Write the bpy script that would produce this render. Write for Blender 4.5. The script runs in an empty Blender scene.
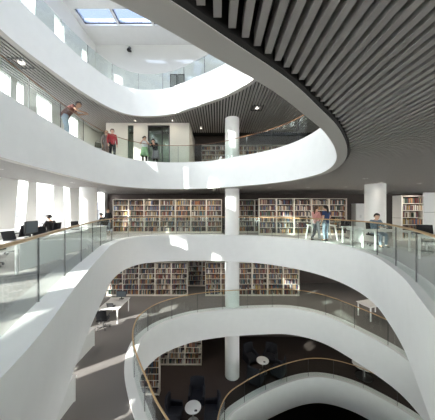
import bpy, bmesh, math, random
from mathutils import Vector, Matrix
R = random.Random(7)
S = bpy.context.scene
COL = S.collection
FL = {-2: -12.45, -1: -8.30, 0: -4.15, 1: 0.0, 2: 4.15, 3: 8.30}     # finished floor heights
T, U = 1.45, 0.05                                                    # depth of the white bands, kerb height
X0, X1, Y0, Y1 = -8.5, 16.0, -6.0, 16.6                              # the shell of the building
ROOF = 13.0

# ------------------------------------------------------------------ materials
def mat(name, col, rough=0.6, metal=0.0, noise=0.0, scale=20.0, bump=0.0, spec=0.5):
    m = bpy.data.materials.new(name); m.use_nodes = True
    nt = m.node_tree; b = nt.nodes['Principled BSDF']
    b.inputs['Base Color'].default_value = (*col, 1); b.inputs['Roughness'].default_value = rough
    b.inputs['Metallic'].default_value = metal
    b.inputs['Specular IOR Level'].default_value = spec
    if noise or bump:
        tc = nt.nodes.new('ShaderNodeTexCoord'); n = nt.nodes.new('ShaderNodeTexNoise')
        n.inputs['Scale'].default_value = scale; n.inputs['Detail'].default_value = 4
        nt.links.new(tc.outputs['Object'], n.inputs['Vector'])
        if noise:
            r = nt.nodes.new('ShaderNodeValToRGB')
            r.color_ramp.elements[0].color = (*[c*(1-noise) for c in col], 1)
            r.color_ramp.elements[1].color = (*[min(1, c*(1+noise)) for c in col], 1)
            r.color_ramp.elements[0].position = 0.3; r.color_ramp.elements[1].position = 0.7
            nt.links.new(n.outputs['Fac'], r.inputs['Fac']); nt.links.new(r.outputs['Color'], b.inputs['Base Color'])
        if bump:
            bp = nt.nodes.new('ShaderNodeBump'); bp.inputs['Strength'].default_value = bump
            bp.inputs['Distance'].default_value = 0.01
            nt.links.new(n.outputs['Fac'], bp.inputs['Height']); nt.links.new(bp.outputs['Normal'], b.inputs['Normal'])
    return m

def glass_mat(name, tint, ior=1.45):
    m = bpy.data.materials.new(name); m.use_nodes = True; nt = m.node_tree; nt.nodes.clear()
    o = nt.nodes.new('ShaderNodeOutputMaterial'); mx = nt.nodes.new('ShaderNodeMixShader')
    lw = nt.nodes.new('ShaderNodeLayerWeight'); lw.inputs['Blend'].default_value = 0.5
    pw = nt.nodes.new('ShaderNodeMath'); pw.operation = 'POWER'; pw.inputs[1].default_value = 5
    f = nt.nodes.new('ShaderNodeMath'); f.operation = 'MULTIPLY_ADD'; f0 = ((ior-1)/(ior+1))**2
    f.inputs[1].default_value = .7*(1-f0); f.inputs[2].default_value = f0
    nt.links.new(lw.outputs['Facing'], pw.inputs[0]); nt.links.new(pw.outputs[0], f.inputs[0])
    t = nt.nodes.new('ShaderNodeBsdfTransparent'); t.inputs['Color'].default_value = (*tint, 1)
    g = nt.nodes.new('ShaderNodeBsdfGlossy'); g.inputs['Roughness'].default_value = 0.03
    nt.links.new(f.outputs[0], mx.inputs['Fac']); nt.links.new(t.outputs['BSDF'], mx.inputs[1])
    nt.links.new(g.outputs['BSDF'], mx.inputs[2]); nt.links.new(mx.outputs['Shader'], o.inputs['Surface'])
    return m

def emit_mat(name, col, s):
    m = bpy.data.materials.new(name); m.use_nodes = True
    b = m.node_tree.nodes['Principled BSDF']; b.inputs['Base Color'].default_value = (*col, 1)
    b.inputs['Emission Color'].default_value = (*col, 1); b.inputs['Emission Strength'].default_value = s
    return m

def wood_mat(name, a, b_):
    m = bpy.data.materials.new(name); m.use_nodes = True; nt = m.node_tree; b = nt.nodes['Principled BSDF']
    tc = nt.nodes.new('ShaderNodeTexCoord'); n = nt.nodes.new('ShaderNodeTexNoise'); n.inputs['Scale'].default_value = 6
    n.inputs['Detail'].default_value = 5; r = nt.nodes.new('ShaderNodeValToRGB')
    r.color_ramp.elements[0].color = (*a, 1); r.color_ramp.elements[1].color = (*b_, 1)
    nt.links.new(tc.outputs['Object'], n.inputs['Vector']); nt.links.new(n.outputs['Fac'], r.inputs['Fac'])
    nt.links.new(r.outputs['Color'], b.inputs['Base Color']); b.inputs['Roughness'].default_value = 0.35
    return m

M = dict(
    white=mat('white plaster', (0.86, 0.86, 0.85), 0.55, noise=0.015, scale=3),
    wall=mat('white wall paint', (0.66, 0.665, 0.645), 0.7),
    panel=mat('pale facade panel', (0.74, 0.74, 0.72), 0.6),
    cream=mat('cream wall paint', (0.66, 0.62, 0.54), 0.7),
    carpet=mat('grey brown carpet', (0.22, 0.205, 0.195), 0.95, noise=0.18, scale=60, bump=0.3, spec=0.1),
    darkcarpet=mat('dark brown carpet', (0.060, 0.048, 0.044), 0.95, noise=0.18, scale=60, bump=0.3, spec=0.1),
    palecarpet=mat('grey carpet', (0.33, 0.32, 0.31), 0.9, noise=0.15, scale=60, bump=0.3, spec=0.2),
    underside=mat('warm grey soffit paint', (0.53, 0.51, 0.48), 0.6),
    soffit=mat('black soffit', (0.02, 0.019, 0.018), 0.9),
    slat=mat('grey ceiling slat', (0.36, 0.345, 0.33), 0.5, noise=0.04, scale=8),
    brown=mat('dark brown wall', (0.055, 0.040, 0.034), 0.7, noise=0.08, scale=3),
    shelf=mat('cream laminate', (0.66, 0.62, 0.55), 0.5),
    desk=mat('white laminate', (0.80, 0.80, 0.79), 0.4),
    steel=mat('dark steel', (0.06, 0.06, 0.065), 0.4, metal=0.6),
    chrome=mat('brushed chrome', (0.55, 0.55, 0.56), 0.3, metal=1.0),
    black=mat('black plastic', (0.018, 0.018, 0.02), 0.45),
    fabric=mat('black fabric', (0.018, 0.018, 0.022), 0.9, noise=0.2, scale=80),
    navy=mat('midnight fabric', (0.016, 0.018, 0.026), 0.85, noise=0.2, scale=60),
    wood=wood_mat('oak handrail', (0.42, 0.27, 0.13), (0.55, 0.37, 0.19)),
    redwood=wood_mat('dark handrail wood', (0.16, 0.075, 0.04), (0.24, 0.12, 0.06)),
    glass=glass_mat('balustrade glass', (0.93, 0.965, 0.95)),
    pane=glass_mat('window glass', (0.95, 0.97, 0.98), 1.3), skypane=glass_mat('tinted skylight glass', (0.40, 0.45, 0.54), 1.4),
    doorglass=glass_mat('dark teal glass', (0.66, 0.77, 0.76), 1.6),
    dimlamp=emit_mat('dim lamp diffuser', (1.0, .95, .88), .6),
    lamp=emit_mat('lamp diffuser', (1.0, 0.93, 0.82), 6.0),
    trimwhite=mat('white metal trim', (0.75, 0.75, 0.74), 0.4),
    grille=mat('grey louvre', (0.05, 0.05, 0.048), 0.6),
    ground=mat('pale paving outside', (0.42, 0.42, 0.40), 0.9, noise=0.1, scale=0.4),
    stone=mat('pale granite', (0.30, 0.295, 0.29), 0.8, noise=0.05, scale=1),
    roofslate=mat('grey slate', (0.26, 0.27, 0.29), 0.7),
    darkpane=mat('dark window pane', (0.10, 0.12, 0.14), 0.15),
    skin=mat('skin', (0.62, 0.40, 0.29), 0.55), skin2=mat('darker skin', (0.45, 0.27, 0.18), 0.55),
    hair=mat('dark hair', (0.022, 0.016, 0.013), 0.6, noise=0.3, scale=60), hair2=mat('brown hair', (0.10, 0.055, 0.03), 0.6, noise=0.3, scale=60),
    hair3=mat('fair hair', (0.34, 0.22, 0.12), 0.6, noise=0.2, scale=60),
    eye=mat('dark eye', (0.02, 0.015, 0.012), 0.2), lip=mat('lip', (0.45, 0.18, 0.15), 0.5),
    maroon=mat('brown red cotton', (0.12, 0.045, 0.038), 0.9), jeans=mat('faded denim', (0.26, 0.32, 0.40), 0.9, noise=0.12, scale=30),
    red=mat('red cotton', (0.42, 0.035, 0.045), 0.9), greywool=mat('grey wool', (0.24, 0.24, 0.26), 0.95, noise=0.15, scale=40),
    green=mat('leaf green cotton', (0.25, 0.42, 0.20), 0.9), pink=mat('dusty pink cotton', (0.56, 0.27, 0.25), 0.9),
    blue=mat('dark blue cotton', (0.035, 0.065, 0.17), 0.9), dblack=mat('black cotton', (0.015, 0.015, 0.017), 0.9),
    taupe=mat('taupe wool', (0.28, 0.22, 0.20), 0.9), offwhite=mat('off white cotton', (0.66, 0.66, 0.66), 0.9),
    steelblue=mat('steel blue cotton', (0.16, 0.22, 0.29), 0.9), dbrown=mat('dark brown leather', (0.06, 0.035, 0.022), 0.5),
    paper=mat('white paper', (0.85, 0.85, 0.84), 0.7), bagmat=mat('olive canvas', (0.10, 0.10, 0.075), 0.9),
)
BOOKC = [('dark red', (0.15, 0.035, 0.03)), ('black', (0.018, 0.018, 0.02)), ('navy', (0.025, 0.032, 0.07)), ('brown', (0.12, 0.066, 0.038)),
         ('tan', (0.30, 0.21, 0.13)), ('dark green', (0.035, 0.07, 0.05)), ('grey', (0.19, 0.185, 0.18)), ('cream', (0.46, 0.42, 0.35)),
         ('orange', (0.40, 0.16, 0.05)), ('ochre', (0.36, 0.25, 0.08)), ('teal', (0.05, 0.11, 0.12)), ('white', (0.58, 0.57, 0.54)), ('blue', (0.06, 0.10, 0.19)),
         ('purple brown', (0.085, 0.05, 0.05))]
BW = [11, 15, 8, 16, 10, 5, 9, 7, 3, 3, 4, 4, 3, 14]
BM = [mat(n + ' book cloth', c, 0.6) for n, c in BOOKC]
BW = [12, 10, 10, 13, 9, 8, 8, 8, 4, 4, 5, 4, 5, 10]

# ------------------------------------------------------------------ mesh helpers
class MB:
    def __init__(s): s.v = []; s.f = []; s.mi = []; s.m = 0
    def add(s, vs, fs):
        n = len(s.v); s.v += [tuple(v) for v in vs]; s.f += [tuple(i + n for i in f) for f in fs]; s.mi += [s.m]*len(fs); return s
    def hexa(s, b, t):                                    # four bottom, four top corners, counter-clockwise
        return s.add(b + t, [(3,2,1,0), (4,5,6,7), (0,1,5,4), (1,2,6,5), (2,3,7,6), (3,0,4,7)])
    def box(s, x0, y0, z0, x1, y1, z1):
        return s.hexa([(x0,y0,z0),(x1,y0,z0),(x1,y1,z0),(x0,y1,z0)], [(x0,y0,z1),(x1,y0,z1),(x1,y1,z1),(x0,y1,z1)])
    def cyl(s, c0, c1, r0, r1=None, n=20, caps=True):
        r1 = r0 if r1 is None else r1; a = Vector(c0); b = Vector(c1); d = (b-a).normalized()
        u = d.orthogonal().normalized(); w = d.cross(u); vs = []
        for c, r in ((a, r0), (b, r1)):
            vs += [c + u*(r*math.cos(2*math.pi*i/n)) + w*(r*math.sin(2*math.pi*i/n)) for i in range(n)]
        fs = [(i, (i+1) % n, n+(i+1) % n, n+i) for i in range(n)]
        if caps: fs += [tuple(range(n-1, -1, -1)), tuple(range(n, 2*n))]
        return s.add(vs, fs)
    def lathe(s, prof, n=24, c=(0,0,0)):
        vs = [(c[0]+r*math.cos(2*math.pi*i/n), c[1]+r*math.sin(2*math.pi*i/n), c[2]+z) for r, z in prof for i in range(n)]
        k = len(prof)
        fs = [(j*n+i, j*n+(i+1) % n, (j+1)*n+(i+1) % n, (j+1)*n+i) for j in range(k-1) for i in range(n)]
        fs += [tuple(range(n-1, -1, -1)), tuple(range((k-1)*n, k*n))]
        return s.add(vs, fs)
    def sweep(s, sections, closed=False, caps=True):      # list of equal-length rings
        k = len(sections[0]); n = len(sections); vs = [p for q in sections for p in q]
        fs = []
        for j in range(n if closed else n-1):
            a, b = j*k, ((j+1) % n)*k
            fs += [(a+i, a+(i+1) % k, b+(i+1) % k, b+i) for i in range(k)]
        if not closed and caps: fs += [tuple(range(k-1, -1, -1)), tuple(range((n-1)*k, n*k))]
        return s.add(vs, fs)
    def build(s, name, m, parent=None, bevel=0, smooth=False, loc=None):
        me = bpy.data.meshes.new(name); me.from_pydata(s.v, [], s.f)
        ms = m if isinstance(m, (list, tuple)) else [m]
        for x in ms: me.materials.append(x)
        if len(ms) > 1: me.polygons.foreach_set('material_index', s.mi)
        bm = bmesh.new(); bm.from_mesh(me)
        bmesh.ops.recalc_face_normals(bm, faces=bm.faces)
        if bevel: bmesh.ops.bevel(bm, geom=bm.edges[:], offset=bevel, segments=2, affect='EDGES', profile=0.5, clamp_overlap=True)
        bm.to_mesh(me); bm.free()
        if smooth:
            me.polygons.foreach_set('use_smooth', [True]*len(me.polygons))
            try: me.set_sharp_from_angle(angle=math.radians(45))
            except Exception: pass
        me.update()
        return link(bpy.data.objects.new(name, me), parent, loc)

def link(o, parent=None, loc=None):
    COL.objects.link(o)
    if parent: o.parent = parent
    if loc: o.location = loc
    return o
def tag(o, label, cat, group=None, kind=None):
    o['label'] = label; o['category'] = cat
    if group: o['group'] = group
    if kind: o['kind'] = kind
    return o
def thing(name, label, cat, loc=(0,0,0), rz=0, group=None):
    o = link(bpy.data.objects.new(name, None)); o.location = loc; o.rotation_euler = (0, 0, rz); o.empty_display_size = 0.2
    return tag(o, label, cat, group)
def struct(o, label, cat): return tag(o, label, cat, None, 'structure')
def copy_tree(o, parent=None):
    c = o.copy(); COL.objects.link(c); c.parent = parent
    for ch in o.children: copy_tree(ch, c)
    return c
def dup(o, loc, rz, label, group=None):
    c = copy_tree(o); c.location = loc; c.rotation_euler = (0, 0, rz); c['label'] = label
    if group: c['group'] = group
    return c
ORD = 'zeroth first second third fourth fifth sixth seventh eighth ninth tenth eleventh twelfth thirteenth fourteenth fifteenth sixteenth seventeenth eighteenth nineteenth twentieth'.split()
ORD += ['twenty-' + x for x in ORD[1:10]] + ['thirtieth'] + ['thirty-' + x for x in ORD[1:10]] + ['fortieth']

# ------------------------------------------------------------------ the rims of the five openings
CP = {
 1: [(-1.86,1.83),(-2.10,2.6),(-2.78,4.3),(-3.34,5.8),(-3.85,7.3),(-4.40,8.9),(-4.60,10.5),(-4.25,11.7),(-3.2,12.3),(-1,12.5),(.85,12.3),(2.2,11.95),(3.3,11.3),
     (4.25,10.4),(4.9,9.2),(5.1,8.0),(4.95,6.8),(4.54,5.76),(4.0,4.64),(3.46,3.75),(2.95,2.95),(2.2,1.7),(1.3,.35),(.2,-.75),(-.9,-.55),(-1.55,.6)],
 2: [(-4.9,4.9),(-5.1,6.6),(-5.22,8.1),(-5.25,9.3),(-5.05,10.5),(-4.5,11.4),(-3.7,12.0),(-2.1,12.2),(-.3,11.75),(1.0,10.85),(2.19,9.85),(3.0,8.7),(3.36,7.4),
     (3.28,6.4),(2.9,5.27),(2.27,4.16),(1.55,3.19),(1.07,2.69),(.55,2.15),(-.09,1.64),(-.62,1.22),(-1.6,.75),(-2.7,.75),(-3.7,1.5),(-4.5,3.2)],
 3: [(-6.4,6.2),(-6.42,7.4),(-6.3,8.4),(-6.12,9.7),(-5.65,11.2),(-5.0,12.0),(-4.0,12.25),(-2.6,12.0),(-1.15,11.1),(.3,10.1),(1.4,8.9),(2.0,7.5),(1.9,6),
     (1.2,4.6),(0,3.4),(-1.5,2.6),(-3.2,2.6),(-4.8,3.3),(-5.9,4.6)],
 0: [(-1.2,5.0),(-1.72,5.75),(-2.33,6.65),(-2.9,7.67),(-3.2,8.6),(-3.25,9.5),(-2.8,10.5),(-2.1,11.1),(-1.2,11.6),(.4,12.02),(2.4,12.25),(4.15,12.25),(5.6,11.5),
     (6.5,10.0),(7.0,8.7),(7.05,7.8),(6.7,6.2),(5.8,4.6),(4.2,3.4),(2.2,2.9),(.3,3.5)],
 -1: [(.49,9.98),(1.37,10.75),(2.5,11.45),(4.1,12.15),(5.4,12.5),(6.5,12.45),(7.7,11.9),(8.7,10.86),(9.3,9.9),(9.6,8.6),(9.2,7),(8,5.6),(6,4.9),(4,5.0),(2,5.8),(.6,7.2),(.1,8.6)],
}
def smooth_closed(pts, n=200):
    k = len(pts); out = []
    for i in range(k):
        p0, p1, p2, p3 = (Vector(pts[(i+j-1) % k]) for j in range(4))
        for s in range(16):
            t = s/16
            out.append(0.5*((2*p1) + (p2-p0)*t + (2*p0-5*p1+4*p2-p3)*t*t + (3*p1-p0-3*p2+p3)*t**3))
    L = [0]
    for i in range(len(out)): L.append(L[-1] + (out[(i+1) % len(out)]-out[i]).length)
    res = []; j = 0
    for q in range(n):
        d = L[-1]*q/n
        while L[j+1] < d: j += 1
        t = (d-L[j])/(L[j+1]-L[j]); res.append(out[j].lerp(out[(j+1) % len(out)], t))
    for _ in range(4):
        res = [(res[i-1]+2*res[i]+res[(i+1) % n])/4 for i in range(n)]
    area = sum(res[i].x*res[(i+1) % n].y - res[(i+1) % n].x*res[i].y for i in range(n))
    if area < 0: res.reverse()
    return res
RIM = {k: smooth_closed(p) for k, p in CP.items()}
def offset(c, d):
    n = len(c); o = []
    for i in range(n):
        t = (c[(i+1) % n]-c[i-1]).normalized(); o.append(c[i] + Vector((t.y, -t.x))*d)
    return o
def inside(c, x, y):
    r = False; n = len(c)
    for i in range(n):
        a, b = c[i], c[(i+1) % n]
        if (a.y > y) != (b.y > y) and x < (b.x-a.x)*(y-a.y)/(b.y-a.y)+a.x: r = not r
    return r

def plate(name, outer, hole, z0, z1, m):
    """slab with a curved hole"""
    bm = bmesh.new()
    def ring(ps):
        vs = [bm.verts.new((p[0], p[1], z1)) for p in ps]
        for i in range(len(vs)): bm.edges.new((vs[i], vs[(i+1) % len(vs)]))
        return vs
    ring(outer)
    if hole: ring(hole)
    bmesh.ops.triangle_fill(bm, use_beauty=True, use_dissolve=False, edges=bm.edges[:])
    if hole:
        for f in list(bm.faces):
            c = f.calc_center_median()
            if inside(hole, c.x, c.y): bm.faces.remove(f)
    g = bmesh.ops.extrude_face_region(bm, geom=bm.faces[:])
    bmesh.ops.translate(bm, verts=[e for e in g['geom'] if isinstance(e, bmesh.types.BMVert)], vec=(0, 0, z0-z1))
    bmesh.ops.recalc_face_normals(bm, faces=bm.faces)
    me = bpy.data.meshes.new(name); bm.to_mesh(me); bm.free(); me.materials.append(m)
    return link(bpy.data.objects.new(name, me))

OUT = [(X0, Y0), (X1, Y0), (X1, Y1), (X0, Y1)]
LEVELN = {-2: 'deepest floor', -1: 'lowest reading floor', 0: 'floor below', 1: 'main floor', 2: 'gallery above', 3: 'top gallery'}
CEIL_HIDE = 0.34
for n, z in FL.items():
    rim = RIM.get(n)
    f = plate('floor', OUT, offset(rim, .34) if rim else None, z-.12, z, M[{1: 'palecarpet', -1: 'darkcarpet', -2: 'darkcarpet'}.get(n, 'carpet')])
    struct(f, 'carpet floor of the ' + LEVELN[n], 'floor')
    if rim is None: continue
    # white plaster band: kerb ledge, tall face, underside lip
    prof = [(0, U), (.40, U), (.40, -.12), (.20, -.16), (.20, -T), (0, -T)]
    secs = [offset(rim, d) for d, _ in prof]
    mb = MB(); mb.sweep([[(secs[k][i].x, secs[k][i].y, z+prof[k][1]) for k in range(len(prof))] for i in range(len(rim))], closed=True)
    t = mb.build('trim_%d' % (n+2), M['white'], smooth=True)
    struct(t, 'white curved band round the opening of the ' + LEVELN[n], 'band')
    mb = MB(); pr = [(.201, -T+.004), (.222, -T+.03), (.222, -T+.40), (.201, -T+.40)]; secs = [offset(rim, d) for d, _ in pr]  # solid black ring, paints the shade of the gap between lip and slats
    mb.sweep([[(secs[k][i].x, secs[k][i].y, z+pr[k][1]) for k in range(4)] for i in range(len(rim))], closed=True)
    struct(mb.build('trim_%d' % (n+12), M['soffit']), 'thin ring painted dark as the shade of the gap under the band of the ' + LEVELN[n], 'trim')
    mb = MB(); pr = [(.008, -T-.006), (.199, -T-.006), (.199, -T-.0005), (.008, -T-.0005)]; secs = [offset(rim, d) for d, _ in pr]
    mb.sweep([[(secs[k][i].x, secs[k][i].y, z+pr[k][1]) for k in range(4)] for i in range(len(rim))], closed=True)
    struct(mb.build('trim_%d' % (n+22), M['underside']), 'warm grey strip under the white band of the ' + LEVELN[n], 'trim')
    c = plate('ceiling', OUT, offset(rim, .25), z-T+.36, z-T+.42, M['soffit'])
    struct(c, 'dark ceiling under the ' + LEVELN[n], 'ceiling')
    if n >= 2:                                             # open slat ceiling, slats running front to back
        off = offset(rim, .25); sl = MB(); pt, hw = (.1, .026) if n == 2 else (.15, .040); x = X0+.3; N = len(off)
        while x < X1-.1:
            ys = []
            for i in range(N):
                a, b = off[i], off[(i+1) % N]
                if (a.x > x) != (b.x > x): ys.append(a.y + (b.y-a.y)*(x-a.x)/(b.x-a.x))
            ys = [Y0+.02] + sorted(ys) + [(15.0 if n == 3 else Y1)-.02]
            for i in range(0, len(ys)-1, 2):
                if ys[i+1]-ys[i] > .05: sl.box(x-hw, ys[i], z-T+.04, x+hw, ys[i+1], z-T+.16)
            x += pt
        s = sl.build('ceiling', M['slat'])
        struct(s, 'grey parallel ceiling slats under the ' + LEVELN[n], 'slatted ceiling')

# ------------------------------------------------------------------ balustrades
RAILC = {1: M['wood'], 2: M['redwood'], 3: M['trimwhite'], 0: M['wood'], -1: M['wood']}
BL = {1: 'glass balustrade with oak rail round the main floor opening, nearest the viewer', 2: 'glass balustrade of the gallery above, people leaning on its rail',
      3: 'glass balustrade of the top gallery under the skylight', 0: 'glass balustrade with golden rail on the floor below the main floor',
      -1: 'lowest glass balustrade, beside the dark armchairs'}
def at_arc(c, d):
    n = len(c); i = int(d) % n; t = d-int(d); return c[i].lerp(c[(i+1) % n], t)
for n in (1, 2, 3, 0, -1):
    z = FL[n]; rim = offset(RIM[n], {1: .38, 2: .28, 3: .2, 0: .12, -1: .12}[n]); N = len(rim)
    if n == 1:
        near = offset(RIM[n], .16); rim = [a.lerp(b, min(1, max(0, (a.x-.5)/2.5))) for a, b in zip(rim, near)]
    root = thing('balustrade', BL[n], 'balustrade', (rim[0].x, rim[0].y, z)); ox, oy = rim[0].x, rim[0].y
    per = sum((rim[(i+1) % N]-rim[i]).length for i in range(N)); k = round(per/1.42); step = N/k
    cum = [0]
    for i in range(N): cum.append(cum[-1] + (rim[(i+1) % N]-rim[i]).length)
    ph0 = 0.0
    if n == 1:
        q0 = min(range(N), key=lambda i: (rim[i]-Vector((-2.78, 3.34))).length); ph0 = cum[q0]
    def P(s):
        s = (s+ph0) % per; j = 0
        lo, hi = 0, N
        while hi-lo > 1:
            mid = (lo+hi)//2
            if cum[mid] <= s: lo = mid
            else: hi = mid
        return rim[lo].lerp(rim[(lo+1) % N], (s-cum[lo])/(cum[lo+1]-cum[lo]))
    for q in range(k):
        s0, s1 = per*q/k+.010, per*(q+1)/k-.010; m = 6
        ps = [P(s0+(s1-s0)*i/m) for i in range(m+1)]; secs = []
        for i, p in enumerate(ps):
            t = (ps[min(i+1, m)]-ps[max(i-1, 0)]).normalized(); nn = Vector((t.y, -t.x))*.009
            a, b = p-nn-Vector((ox, oy)), p+nn-Vector((ox, oy))
            secs.append([(a.x, a.y, .0), (b.x, b.y, .0), (b.x, b.y, 1.06), (a.x, a.y, 1.06)])
        MB().sweep(secs).build('glass_panel', M['glass'], root)
        p = P(per*q/k); pp = P(per*q/k+.05); t = (pp-p).normalized(); p = p-Vector((ox, oy))
        a = Vector((t.x, t.y))*.007; b = Vector((t.y, -t.x))*.011
        cs = [p-a-b, p+a-b, p+a+b, p-a+b]
        MB().hexa([(c.x, c.y, 0) for c in cs], [(c.x, c.y, 1.06) for c in cs]).build('post', M['steel'], root)
    RW = {1: .034, 2: .022, 3: .014, 0: .026, -1: .026}[n]; secs = []; r2 = [P(per*i/240) for i in range(240)]
    for i in range(240):
        t = (r2[(i+1) % 240]-r2[i-1]).normalized(); nn = Vector((t.y, -t.x)); p = r2[i]-Vector((ox, oy)); ring = []
        for a in range(10):
            w = 2*math.pi*a/10; q = p+nn*(RW*math.cos(w)); ring.append((q.x, q.y, 1.085+.75*RW*math.sin(w)))
        secs.append(ring)
    MB().sweep(secs, closed=True).build('handrail', RAILC[n], root, smooth=True)

# ------------------------------------------------------------------ shell: facades, roof, columns, inner walls
WN = [0]
def window(quad_lo, quad_hi, axis, pos, label):
    """quad: (a0,a1) at the sill, (b0,b1) at the head, along the wall; axis 'x' = wall at x=pos"""
    WN[0] += 1; (a0, a1, z0), (b0, b1, z1) = quad_lo, quad_hi
    root = thing('window_%d' % WN[0], label, 'window', (pos, (a0+a1)/2, z0) if axis == 'x' else ((a0+a1)/2, pos, z0)); root['kind'] = 'structure'
    c = (a0+a1)/2
    def pt(u, z, d): return (d, u-c, z-z0) if axis == 'x' else (u-c, d, z-z0)
    def bar(p, q, w):
        pu, pz = p; qu, qz = q; d = Vector((qu-pu, qz-pz)).normalized(); e = Vector((-d.y, d.x))*w/2
        lo = [pt(pu-e.x, pz-e.y, -.05), pt(qu-e.x, qz-e.y, -.05), pt(qu+e.x, qz+e.y, -.05), pt(pu+e.x, pz+e.y, -.05)]
        hi = [pt(pu-e.x, pz-e.y, .05), pt(qu-e.x, qz-e.y, .05), pt(qu+e.x, qz+e.y, .05), pt(pu+e.x, pz+e.y, .05)]
        return MB().hexa(lo, hi)
    fr = MB()
    for p, q in (((a0, z0), (a1, z0)), ((a1, z0), (b1, z1)), ((b1, z1), (b0, z1)), ((b0, z1), (a0, z0))):
        h = bar(p, q, .05); fr.add(h.v, h.f)
    fr.build('window_frame', M['trimwhite'], root)
    MB().hexa([pt(a0, z0, -.008), pt(a1, z0, -.008), pt(b1, z1, -.008), pt(b0, z1, -.008)],
              [pt(a0, z0, .008), pt(a1, z0, .008), pt(b1, z1, .008), pt(b0, z1, .008)]).build('pane', M['pane'], root)
    return root

def facade(side, axis, pos, out, zf, zc, wins, lo, hi, lname):
    """wall of slanted panels; wins = [(sill a0, sill a1, head shift)]"""
    mb = MB(); d0, d1 = sorted((pos, pos+out*.30)); cur = [lo, lo]
    def slab(p):
        def q(u, z, d): return (d, u, z) if axis == 'x' else (u, d, z)
        (l0, r0, z0), (l1, r1, z1) = p
        mb.hexa([q(l0, z0, d0), q(r0, z0, d0), q(r1, z1, d0), q(l1, z1, d0)], [q(l0, z0, d1), q(r0, z0, d1), q(r1, z1, d1), q(l1, z1, d1)])
    for a0, a1, sh in wins:
        slab(((cur[0], a0, zf), (cur[1], a0+sh, zc))); cur = [a1, a1+sh]
        window((a0, a1, zf), (a0+sh, a1+sh, zc), axis, pos+out*.12, 'tall slit window between pale panels, %s' % lname)
    slab(((cur[0], hi, zf), (cur[1], hi, zc)))
    slab(((lo, hi, zc), (lo, hi, zc+1.30)))
    w = mb.build('wall_' + side, M['panel']); struct(w, 'pale slanted panels between slit windows, %s' % lname, 'wall')

LW = {1: [(-4.9,-3.1,.2),(-2.5,-.9,-.15),(-.3,1.4,.1),(2.4,3.0,-.2),(4.0,5.1,.1),(6.3,6.9,-.15),(7.4,8.2,.2),(8.94,9.42,.25),(10.1,11.15,0.),(12.0,12.5,-.15),(13.3,13.8,.15),(15.25,16.2,0)],
      2: [(-4.6,-3.2,-.2),(-2.5,-.9,.15),(-.3,1.0,-.1),(1.6,2.7,.2),(3.6,4.4,-.1),(5.3,6.2,.1),(7.1,7.5,.1),(8.25,8.75,.1),(9.07,9.38,.05),(10.2,11.1,-.1),(12.1,13.0,.1)],
      3: [(-4.9,-3.1,.2),(-2.6,-.9,-.1),(-.5,1.0,.1),(1.4,2.7,-.2),(3.3,4.2,.1),(5.3,5.9,.2),(7.0,7.7,-.1),(9.2,9.9,.15),(11.3,12.0,-.1),(13.4,14.0,.1)],
      0: [(-4.4,-3.4,.1),(-2.2,-1.6,-.1),(-.6,.6,.1),(1.7,2.4,-.2),(4.3,5.3,.1),(7.9,8.8,-.1),(12.8,13.3,.1)]}
LAB = {1: 'main floor, left side', 2: 'gallery above, left side', 3: 'top gallery, left side', 0: 'floor below, left side'}
for n in (1, 2, 3, 0):
    facade('left', 'x', X0, -1, FL[n], FL[n]+2.85 if n < 3 else FL[n]+3.4, LW[n], Y0, Y1 if n < 3 else 15.2, LAB[n])
wl = MB().box(X0-.3, Y0, FL[-2], X0, Y1, FL[0]).build('wall_left', M['wall']); struct(wl, 'plain wall of the lowest floors, left side', 'wall')
for n in (-1, 0, 1, 2, 3):                                  # glazed end behind the viewer and glazed far side
    w = [(X0+.4+i*2.2, X0+.4+i*2.2+(.8 if n == 1 else 1.9), 0) for i in range(11)]
    facade('front', 'y', Y0, -1, FL[n], FL[n]+2.85 if n < 3 else FL[n]+3.4, w, X0, X1, {-1: 'lowest reading floor', 0: 'floor below', 1: 'main floor', 2: 'gallery above', 3: 'top gallery'}[n] + ', behind the viewer')
    w = [(-5.6+i*2.2, -5.6+i*2.2+1.8, .1) for i in range(9)]
    facade('right', 'x', X1, 1, FL[n], FL[n]+2.85 if n < 3 else FL[n]+3.4, w, Y0, Y1, {-1: 'lowest reading floor', 0: 'floor below', 1: 'main floor', 2: 'gallery above', 3: 'top gallery'}[n] + ', right side')
for nm, b, lb in (('wall_front', (X0, Y0-.3, FL[-2], X1, Y0, FL[-1]), 'plain wall of the lower floors behind the viewer'),
                  ('wall_right', (X1, Y0, FL[-2], X1+.3, Y1, FL[-1]), 'plain wall of the lower floors, right side')):
    struct(MB().box(*b).build(nm, M['wall']), lb, 'wall')
for n, lb in ((-2, 'deepest floor'), (-1, 'lowest reading floor'), (0, 'floor below'), (1, 'main floor'), (2, 'gallery above')):
    struct(MB().box(X0, Y1, FL[n], X1, Y1+.3, FL[n]+4.15).build('wall_back', M['brown']), 'dark brown back wall of the ' + lb, 'wall')
struct(MB().box(X0, 15.0, FL[3], X1, 15.25, ROOF+.3).build('wall_back', M['wall']), 'white back wall of the top gallery below the skylight', 'wall')

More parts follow.
